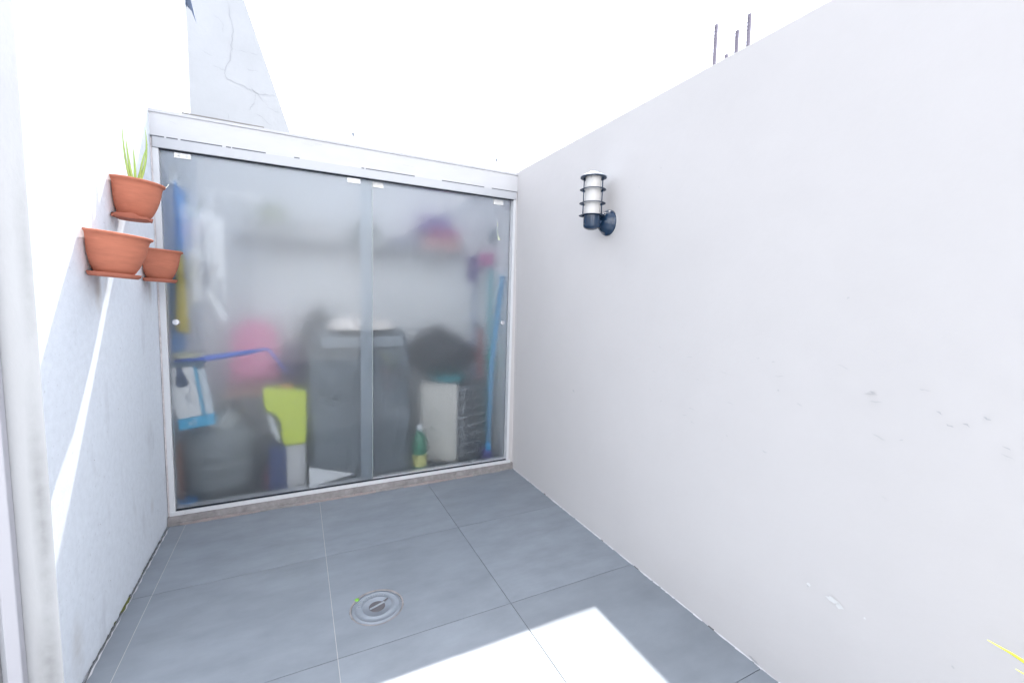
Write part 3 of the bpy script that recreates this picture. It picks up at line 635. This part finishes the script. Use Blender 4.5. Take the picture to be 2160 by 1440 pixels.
# gas cylinder
t = thing('gas_cylinder', (-.380, 2.80, 0), 'stout grey cooking gas cylinder standing at the left behind the glass', 'gas cylinder')
cx, cy = -.380, 2.80; gm = C('grey_cylinder_paint', (.23, .25, .26), .5, var=.12, vscale=8)
bm = bmesh.new(); lathe(bm, [(.11, .05), (.155, .07), (.176, .11), (.180, .15), (.1805, .205), (.189, .210), (.189, .228), (.164, .238), (.1805, .256), (.180, .30), (.176, .34), (.155, .385), (.11, .41), (.05, .42), (0, .421)], (cx, cy, 0), 56); link('tank', bm, gm, t, True)
bm = bmesh.new(); lathe(bm, [(.135, .0), (.138, .0), (.130, .07), (.126, .07), (.135, 0)], (cx, cy, 0), 40); link('foot_ring', bm, gm, t)
for a0, a1 in ((20, 160), (200, 340)):
    bm = bmesh.new(); lathe(bm, [(.100, .40), (.105, .40), (.100, .49), (.104, .498), (.096, .498), (.096, .49), (.100, .40)], (cx, cy, 0), 24, R(a0), R(a1)); link('collar', bm, C('cylinder_collar', (.42, .44, .44), .5), t)
bm = bmesh.new(); tube(bm, [(cx, cy, .42), (cx, cy, .47)], .014, 12); link('valve', bm, C('brass', (.5, .38, .12), .4, metal=.7), t)
bm = bmesh.new(); tube(bm, [(cx + .01, cy, .462), (cx + .07, cy - .03, .478), (cx + .11, cy + .03, .47)], .008, 8); link('yellow_cap', bm, C('cap_yellow', (.60, .48, .04), .5), t)
bm = bmesh.new(); lathe(bm, [(0, 0), (.035, 0), (.042, .07), (.038, .07), (0, .01)], (-.515, 2.635, 0), 20)
tag(link('blue_cup', bm, C('cup_blue', (.03, .25, .60), .4), None, True), 'small blue cup on the closet floor left of the gas cylinder', 'cup')
bm = bmesh.new(); tube(bm, [(-.545, 2.66, 0), (-.552, 2.69, .36)], .013, 10)
tag(link('wooden_stick', bm, C('reddish_wood', (.30, .12, .07), .6)), 'short reddish wooden stick leaning left of the gas cylinder', 'stick')

# pink chair
t = thing('kids_chair', (-.23, 3.02, 0), 'pink plastic chair with rounded back standing behind the gas cylinder', 'chair')
pk = C('pink_plastic', (.90, .30, .50), .5)
bm = bmesh.new(); G = []
for i in range(15):
    u = i / 14 * 2 - 1; row = []
    for j in range(13):
        v = j / 12; hw = .140 - .028 * v; corner = max(0, v - .72) / .28
        row.append(bm.verts.new((-.225 + hw * u * (1 - .0 * corner), 3.02 + .035 * (1 - u * u) + .05 * v, .60 + .375 * v - .10 * corner * corner * abs(u) ** 3)))
    G.append(row)
for i in range(14):
    for j in range(12): bm.faces.new((G[i][j], G[i + 1][j], G[i + 1][j + 1], G[i][j + 1]))
o = link('backrest', bm, pk, t, True); s = o.modifiers.new('s', 'SOLIDIFY'); s.thickness = .014
bm = bmesh.new(); box(bm, -.37, -.085, 2.76, 3.02, .555, .585); link('seat', bm, C('tan_seat', (.46, .30, .24), .6), t, bev=.012)
for sx in (-.35, -.105):
    for sy in (2.78, 3.0):
        bm = bmesh.new(); tube(bm, [(sx, sy, .56), (sx * 1.02, sy, 0)], .013, 10); link('leg', bm, C('grey_chair_leg', (.40, .41, .42), .4), t, True)
# dark purple bag beside the chair
bm = bmesh.new(); bmesh.ops.create_icosphere(bm, subdivisions=4, radius=1)
for v in bm.verts:
    k = 1 + .12 * math.sin(6 * v.co.x + 2) * math.sin(5 * v.co.z) ; v.co = Vector((-.02 + v.co.x * .085 * k, 2.92 + v.co.y * .10, .70 + v.co.z * .14 * k))
tag(link('purple_bag', bm, C('purple_cloth', (.07, .045, .11), .9), None, True), 'dark purple bag slumped between the pink chair and the grey cover', 'bag')
bm = bmesh.new(); box(bm, -.08, .045, 2.85, 3.05, 0, .565); 
tag(link('dark_bin', bm, C('dark_brown_bin', (.06, .055, .05), .7), bev=.01), 'narrow dark bin under the purple bag', 'bin')
# yellow green can standing on a two tone box
t = thing('plastic_can', (-.03, 2.68, .295), 'bright yellow green plastic can with a cut away handle and orange cap', 'plastic can')
bm = bmesh.new(); prism(bm, [(x, 2.625, z) for x, z in ((-.168, .628), (-.02, .612), (0, .598), (.040, .604), (.046, .59), (.044, .40), (.038, .30), (-.072, .298), (-.082, .35), (-.085, .42), (-.10, .465), (-.130, .49), (-.158, .50), (-.165, .55))], (0, .12, 0))
link('can_body', bm, C('acid_yellow_plastic', (.58, .68, .03), .45), t, bev=.012)
bm = bmesh.new(); tube(bm, [(-.052, 2.69, .60), (-.052, 2.69, .632)], .034, 20); link('cap', bm, C('orange_cap', (.62, .34, .08), .5), t, bev=.003)
bm = bmesh.new(); prism(bm, [(-.150, 2.64, .47), (-.130, 2.64, .48), (-.090, 2.64, .36), (-.086, 2.64, .305), (-.105, 2.64, .33), (-.125, 2.64, .37)], (0, .08, 0)); link('handle', bm, C('can_handle', (.62, .64, .66), .5), t, bev=.006)
t = thing('storage_box', (-.05, 2.69, 0), 'navy and off white box under the yellow green can', 'box')
bm = bmesh.new(); box(bm, -.145, -.0605, 2.635, 2.76, .0, .2955); link('navy_half', bm, C('navy_card', (.022, .042, .16), .6), t, bev=.004)
bm = bmesh.new(); box(bm, -.060, .036, 2.635, 2.76, .0, .296); link('pale_half', bm, C('pale_card', (.55, .55, .56), .6), t, bev=.004)
bm = bmesh.new(); box(bm, -.175, -.147, 2.64, 2.80, 0, .17); tag(link('maroon_box', bm, C('maroon_card', (.12, .04, .07), .7), bev=.004), 'low dark maroon box left of the navy box', 'box')

# grey covered barbecue
t = thing('covered_barbecue', (.345, 2.86, 0), 'tall object under a creased dark grey fitted cover in the middle of the closet', 'covered barbecue')
bm = bmesh.new(); nu, nv = 96, 70; x0, x1, y0, y1 = .052, .640, 2.64, 3.10; G = []
cxm, cym = (x0 + x1) / 2, (y0 + y1) / 2
def fold(x, z):
    s = 0
    for (a, b, c_, w_, amp) in ((.60, -.8, .95, .012, .030), (.52, -.95, .74, .015, .034), (.40, -.75, .56, .014, .032), (.55, .7, .30, .014, .026), (.75, -.7, .44, .015, .032), (.33, -.8, .36, .014, .028), (.62, .45, .57, .013, .028), (.70, .22, .84, .010, .020), (.5, .12, .80, .010, .018)):
        d = z - (c_ + b * (x - x0 - .15)) + .012 * math.sin(14 * x + 9 * b); f_ = .55 + .45 * math.sin(5 * x + 11 * c_)
        s += f_ * amp * (math.exp(-(d / w_) ** 2) - .7 * math.exp(-((d - w_ * 2.0) / (w_ * 1.2)) ** 2))
    return s
def rrect(hx, hy, rr, n):
    pts = []; segs = [(2 * (hx - rr), 0), (math.pi / 2 * rr, 1), (2 * (hy - rr), 2), (math.pi / 2 * rr, 3), (2 * (hx - rr), 4), (math.pi / 2 * rr, 5), (2 * (hy - rr), 6), (math.pi / 2 * rr, 7)]
    tot = sum(q[0] for q in segs); cor = [(hx - rr, -hy + rr, -90), (hx - rr, hy - rr, 0), (-hx + rr, hy - rr, 90), (-hx + rr, -hy + rr, 180)]
    for k in range(n):
        d = tot * k / n
        for L_s, q in segs:
            if d <= L_s: break
            d -= L_s
        if q == 0: pts.append((-hx + rr + d, -hy))
        elif q == 2: pts.append((hx, -hy + rr + d))
        elif q == 4: pts.append((hx - rr - d, hy))
        elif q == 6: pts.append((-hx, hy - rr - d))
        else:
            cx_, cy_, a0 = cor[(q - 1) // 2]; a_ = R(a0) + d / rr; pts.append((cx_ + rr * math.cos(a_), cy_ + rr * math.sin(a_)))
    return pts
nu = 210; nv = 110; base = rrect((x1 - x0) / 2, (y1 - y0) / 2, .05, nu)
for j in range(nv + 1):
    v = j / nv; z = .02 + .91 * v; sh = 1.0 if v < .80 else 1 - .13 * ((v - .80) / .20) ** 2
    sh *= 1 - .02 * math.sin(7 * z) ** 2; ring = []
    for (px_, py_) in base:
        x = cxm + px_ * sh; y = cym + py_ * sh
        if py_ < -.15: y = min(max(y - fold(x, z) + .016, 2.588), 2.75)
        x += .006 * math.sin(9 * z + 3 * py_) + .004 * math.sin(21 * z)
        if v < .12: x += (x - cxm) * .03 * (1 - v / .12)
        ring.append(bm.verts.new((x, y, z)))
    G.append(ring)
for j in range(nv):
    for i in range(nu): bm.faces.new((G[j][i], G[j][(i + 1) % nu], G[j + 1][(i + 1) % nu], G[j + 1][i]))
last = G[-1]
for s_, dz in ((.85, .008), (.5, .012), (.02, .014)):
    nr = [bm.verts.new((cxm + (v.co.x - cxm) * s_ / (.85 if s_ < .85 else 1) if False else cxm + (G[-1][i].co.x - cxm) * s_, cym + (G[-1][i].co.y - cym) * s_, .93 + dz)) for i, v in enumerate(G[-1])]
    for i in range(nu): bm.faces.new((last[i], last[(i + 1) % nu], nr[(i + 1) % nu], nr[i]))
    last = nr
bm.faces.new(last)
cov = C('grey_cover_fabric', (.145, .17, .195), .75, bump=.2, bscale=60)
link('cover', bm, cov, t, True)
bm = bmesh.new(); box(bm, .125, .575, 2.604, 2.614, .842, .905); link('front_band', bm, C('cover_band', (.23, .26, .29), .7), t, bev=.002)
for sx in (.12, .57):
    for sy in (2.68, 3.03):
        bm = bmesh.new(); tube(bm, [(sx, sy, 0), (sx, sy, .06)], .02, 10); link('foot', bm, dark, t)
bm = bmesh.new(); bmesh.ops.create_icosphere(bm, subdivisions=4, radius=1)
for v in bm.verts:
    k = 1 + .07 * math.sin(9 * v.co.x + 1); v.co = Vector((.355 + v.co.x * .20, 2.74 + v.co.y * .125, .940 + max(v.co.z, -.0) * .082 * k))
tag(link('folded_cloth', bm, C('cream_cloth', (.78, .73, .69), .8), None, True), 'soft cream cloth lying on top of the grey cover', 'cloth')
bm = bmesh.new(); bmesh.ops.create_icosphere(bm, subdivisions=4, radius=1)
for v in bm.verts:
    k = 1 + .07 * math.sin(5 * v.co.x + 1); v.co = Vector((.13 + v.co.x * .11 * k, 3.17 + v.co.y * .065, .85 + v.co.z * .20 * k))
tag(link('dark_backpack', bm, C('charcoal_cloth', (.08, .09, .10), .8), None, True), 'charcoal bag showing behind the top left of the grey cover', 'bag')
bm = bmesh.new(); box(bm, .05, .21, 3.12, 3.22, 0, .66); tag(link('tall_carton', bm, C('grey_carton', (.16, .15, .14), .8), bev=.006), 'tall dull carton behind the grey cover under the charcoal bag', 'carton')
bm = bmesh.new(); prism(bm, [(.052, 2.585, .170), (.29, 2.585, .100), (.085, 2.585, .065), (.072, 2.585, .001), (.052, 2.585, .001)], (0, .012, 0))
tag(link('paper_sheet', bm, C('white_card', (.72, .74, .76), .7)), 'white pointed card standing against the foot of the grey cover', 'card')

# air conditioner outdoor unit
t = thing('air_conditioner', (1.0, 2.85, 0), 'white outdoor air conditioner unit with dark gridded side at the right', 'air conditioner')
mt2 = Matrix.Translation((.942, 2.665, 0)) @ Matrix.Rotation(R(24), 4, 'Z')
bm = bmesh.new(); box(bm, 0.0, .285, 0.0, .0, 0, 0) if False else None
mtw = Matrix.Translation((.942, 2.665, 0)) @ Matrix.Rotation(R(20), 4, 'Z')
bm.free() if bm else None
bm = bmesh.new(); box(bm, 0.0, .270, .006, .33, .05, .565, 0, mtw); link('casing', bm, C('ac_dark', (.05, .055, .065), .6), t, bev=.004)
bm = bmesh.new(); prism(bm, [(.942, 2.655, .050), (.735, 2.80, .050), (.735, 2.80, .575), (.942, 2.655, .575)], (.008, .012, 0)); link('side_panel', bm, C('ac_cream_panel', (.66, .64, .59), .5), t, bev=.003)
bm = bmesh.new()
for k in range(8): box(bm, .002, .262, -.006, .005, .082 + k * .064, .092 + k * .064, 0, mtw)
for k in range(1): box(bm, .052 + k * .15, .060 + k * .15, -.007, .003, .06, .555, 0, mtw)
link('guard_grille', bm, C('grille_wire', (.40, .42, .44), .5), t)
for fx, fy in ((.02, .03), (.25, .03), (.02, .29), (.25, .29)):
    bm = bmesh.new(); box(bm, fx - .015, fx + .015, fy - .02, fy + .02, 0, .05, 0, mtw); link('foot', bm, dark, t)
bm = bmesh.new(); lathe(bm, [(0, .0), (.11, .0), (.13, .035), (.125, .035), (.105, .006), (0, .006)], (.930, 2.84, .578), 30)
tag(link('teal_basin', bm, C('teal_plastic', (.03, .38, .44), .5), None, True), 'shallow teal basin between the air conditioner and the black bag', 'basin')
bm = bmesh.new(); bmesh.ops.create_icosphere(bm, subdivisions=4, radius=1)
for v in bm.verts:
    k = 1 + .10 * math.sin(5 * v.co.x + 2) * math.cos(4 * v.co.y); c_ = v.co.copy()
    v.co = Vector((.945 + c_.x * .265 * (1 - .1 * c_.z), 2.98 + c_.y * .19, .755 + c_.z * .165 * k - .07 * c_.x * max(0, c_.z)))
tag(link('black_bag', bm, C('black_cloth', (.02, .022, .03), .7), None, True), 'large black bag heaped on top of the air conditioner', 'bag')
# bottle, ball
t = thing('green_bottle', (.684, 2.635, 0), 'green plastic bottle with white cap and yellow label beside the grey cover', 'bottle')
bm = bmesh.new(); lathe(bm, [(0, .0), (.040, .0), (.045, .01), (.045, .22), (.040, .25), (.018, .29), (.016, .30), (0, .30)], (.694, 2.65, 0), 28); link('bottle_body', bm, C('bottle_green', (.03, .20, .11), .3), t, True)
bm = bmesh.new(); lathe(bm, [(0, .300), (.017, .300), (.017, .335), (0, .336)], (.694, 2.65, 0), 20); link('cap', bm, C('cap_white', (.72, .76, .78), .5), t)
bm = bmesh.new(); lathe(bm, [(.0455, .07), (.0462, .072), (.0462, .145), (.0455, .147)], (.694, 2.65, 0), 28); link('label_band', bm, C('label_yellow', (.52, .52, .18), .5), t)
bm = bmesh.new(); bmesh.ops.create_uvsphere(bm, u_segments=20, v_segments=12, radius=.024, matrix=Matrix.Translation((1.075, 2.66, .024)))
tag(link('small_ball', bm, C('ball_white', (.75, .76, .74), .5), None, True), 'small pale ball on the floor beside the air conditioner', 'ball')
# broom, mop and squeegee by the right door edge
def pole(name, label, pts, r, m, head, hm, foot=None, fm=None, group='poles leaning in the right corner', cat='broom'):
    t = thing(name, pts[0], label, cat, group); bm = bmesh.new(); tube(bm, pts, r, 12); link('handle', bm, m, t, True)
    if head: bm = bmesh.new(); box(bm, *head); link('head', bm, hm, t, bev=.008)
    if foot: bm = bmesh.new(); tube(bm, *foot); link('grip', bm, fm, t, True)
pole('broom', 'blue handled broom with violet lower end in the right corner', [(1.181, 2.67, .134), (1.194, 2.675, .69), (1.262, 2.685, 1.304)], .015, C('sky_blue_handle', (.14, .42, .70), .4), (1.145, 1.205, 2.65, 2.72, .0, .10), C('violet_bristle', (.10, .08, .38), .8), ([(1.180, 2.67, .07), (1.181, 2.67, .15)], .017, 10), C('bright_azure', (.0, .40, .82), .4))
pole('mop', 'pale turquoise handled mop with pink and violet head up', [(1.215, 2.80, .0), (1.235, 2.81, .74), (1.245, 2.86, 1.40)], .015, C('turquoise_handle', (.12, .50, .56), .4), (1.165, 1.262, 2.84, 2.90, 1.37, 1.47), C('magenta_head', (.46, .12, .30), .8), ([(1.232, 2.78, .62), (1.236, 2.79, .78)], .022, 10), C('green_joint', (.0, .48, .38), .4), cat='mop')
pole('squeegee', 'red handled squeegee leaning beside the blue broom', [(1.160, 2.82, .0), (1.180, 2.84, .50), (1.185, 2.88, .93)], .014, C('red_handle', (.42, .03, .05), .4), (1.13, 1.210, 2.86, 2.90, .935, .955), C('squeegee_grey', (.10, .10, .12), .6), cat='squeegee')
pole('feather_duster', 'violet topped duster behind the turquoise mop', [(1.13, 2.86, .0), (1.135, 2.88, .9), (1.14, 2.90, 1.36)], .011, C('blue_grey_handle', (.16, .24, .42), .5), (1.095, 1.165, 2.87, 2.93, 1.26, 1.44), C('violet_head', (.12, .08, .24), .9), cat='duster')
bm = bmesh.new(); lathe(bm, [(0, -.02), (.05, -.018), (.055, 0), (.05, .018), (0, .02)], (wx(1.56) - .021, 2.86, 1.585), 24, axis='x')
tag(link('wall_box', bm, C('grey_fitting', (.24, .30, .34), .5), None, True), 'round dark grey fitting on the side wall inside the closet', 'fitting')
# reflection of the wires on the right door, painted as thin pale slivers
t = None
bm = bmesh.new(); prism(bm, [(1.165, D + .0432, 1.598), (1.172, D + .0432, 1.55), (1.190, D + .0432, 1.522), (1.170, D + .0432, 1.522)], (0, .0006, 0)); prism(bm, [(1.160, D + .0432, 1.640), (1.167, D + .0432, 1.600), (1.170, D + .0432, 1.615)], (0, .0006, 0))
tag(link('reflection_mark', bm, C('tape', (.62, .66, .50), .5)), 'tiny pale yellow painted reflection on the right door', 'tape')

# shelf on the back wall with its load
t = thing('wall_shelf', (.42, 3.2, 1.47), 'long grey shelf across the back wall of the closet', 'shelf')
bm = bmesh.new(); box(bm, -.30, 1.14, 3.02, 3.299, 1.455, 1.480); link('board', bm, C('grey_shelf', (.36, .37, .39), .6), t, bev=.002)
for x in (-.1, .42, .95):
    bm = bmesh.new(); box(bm, x - .01, x + .01, 3.05, 3.299, 1.435, 1.4545); box(bm, x - .01, x + .01, 3.285, 3.299, 1.25, 1.434); link('bracket', bm, C('bracket_grey', (.5, .5, .5), .6), t)
def item(name, x0, x1, z1, col, label, cat, y0=3.06, y1=3.24, z0=1.4805):
    bm = bmesh.new(); box(bm, x0, x1, y0, y1, z0, z1); bmesh.ops.subdivide_edges(bm, edges=bm.edges, cuts=3, use_grid_fill=True)
    for v in bm.verts:
        if v.co.z > z0 + .001: v.co += Vector((random.uniform(-.004, .004), random.uniform(-.004, .004), random.uniform(-.006, .0)))
    tag(link(name, bm, C(name + '_m', col, .7), bev=.01), label, cat)
item('pale_box', -.26, -.03, 1.58, (.50, .50, .50), 'dull pale box at the left end of the shelf', 'box')
item('green_tin', -.19, -.06, 1.68, (.46, .50, .36), 'pale greenish tin standing on the dull box on the shelf', 'tin', 3.09, 3.20, 1.5805)
item('white_box', .02, .30, 1.60, (.62, .62, .62), 'whitish box second from the left on the shelf', 'box')
item('grey_bag', .36, .52, 1.62, (.24, .28, .28), 'greenish grey bag in the middle of the shelf', 'bag')
item('blue_grey_box', .58, .80, 1.56, (.34, .35, .42), 'blue grey low box on the shelf left of the purple towel', 'box')
item('salmon_towel', .80, 1.10, 1.57, (.62, .38, .36), 'salmon folded towel at the right end of the shelf', 'towel')
item('purple_towel', .80, 1.02, 1.73, (.20, .14, .42), 'purple bundle piled on the salmon towel', 'towel', 3.08, 3.22, 1.6)
item('magenta_towel', .86, 1.08, 1.635, (.46, .09, .26), 'magenta cloth between the salmon towel and the purple bundle', 'cloth', 3.05, 3.22, 1.5705)
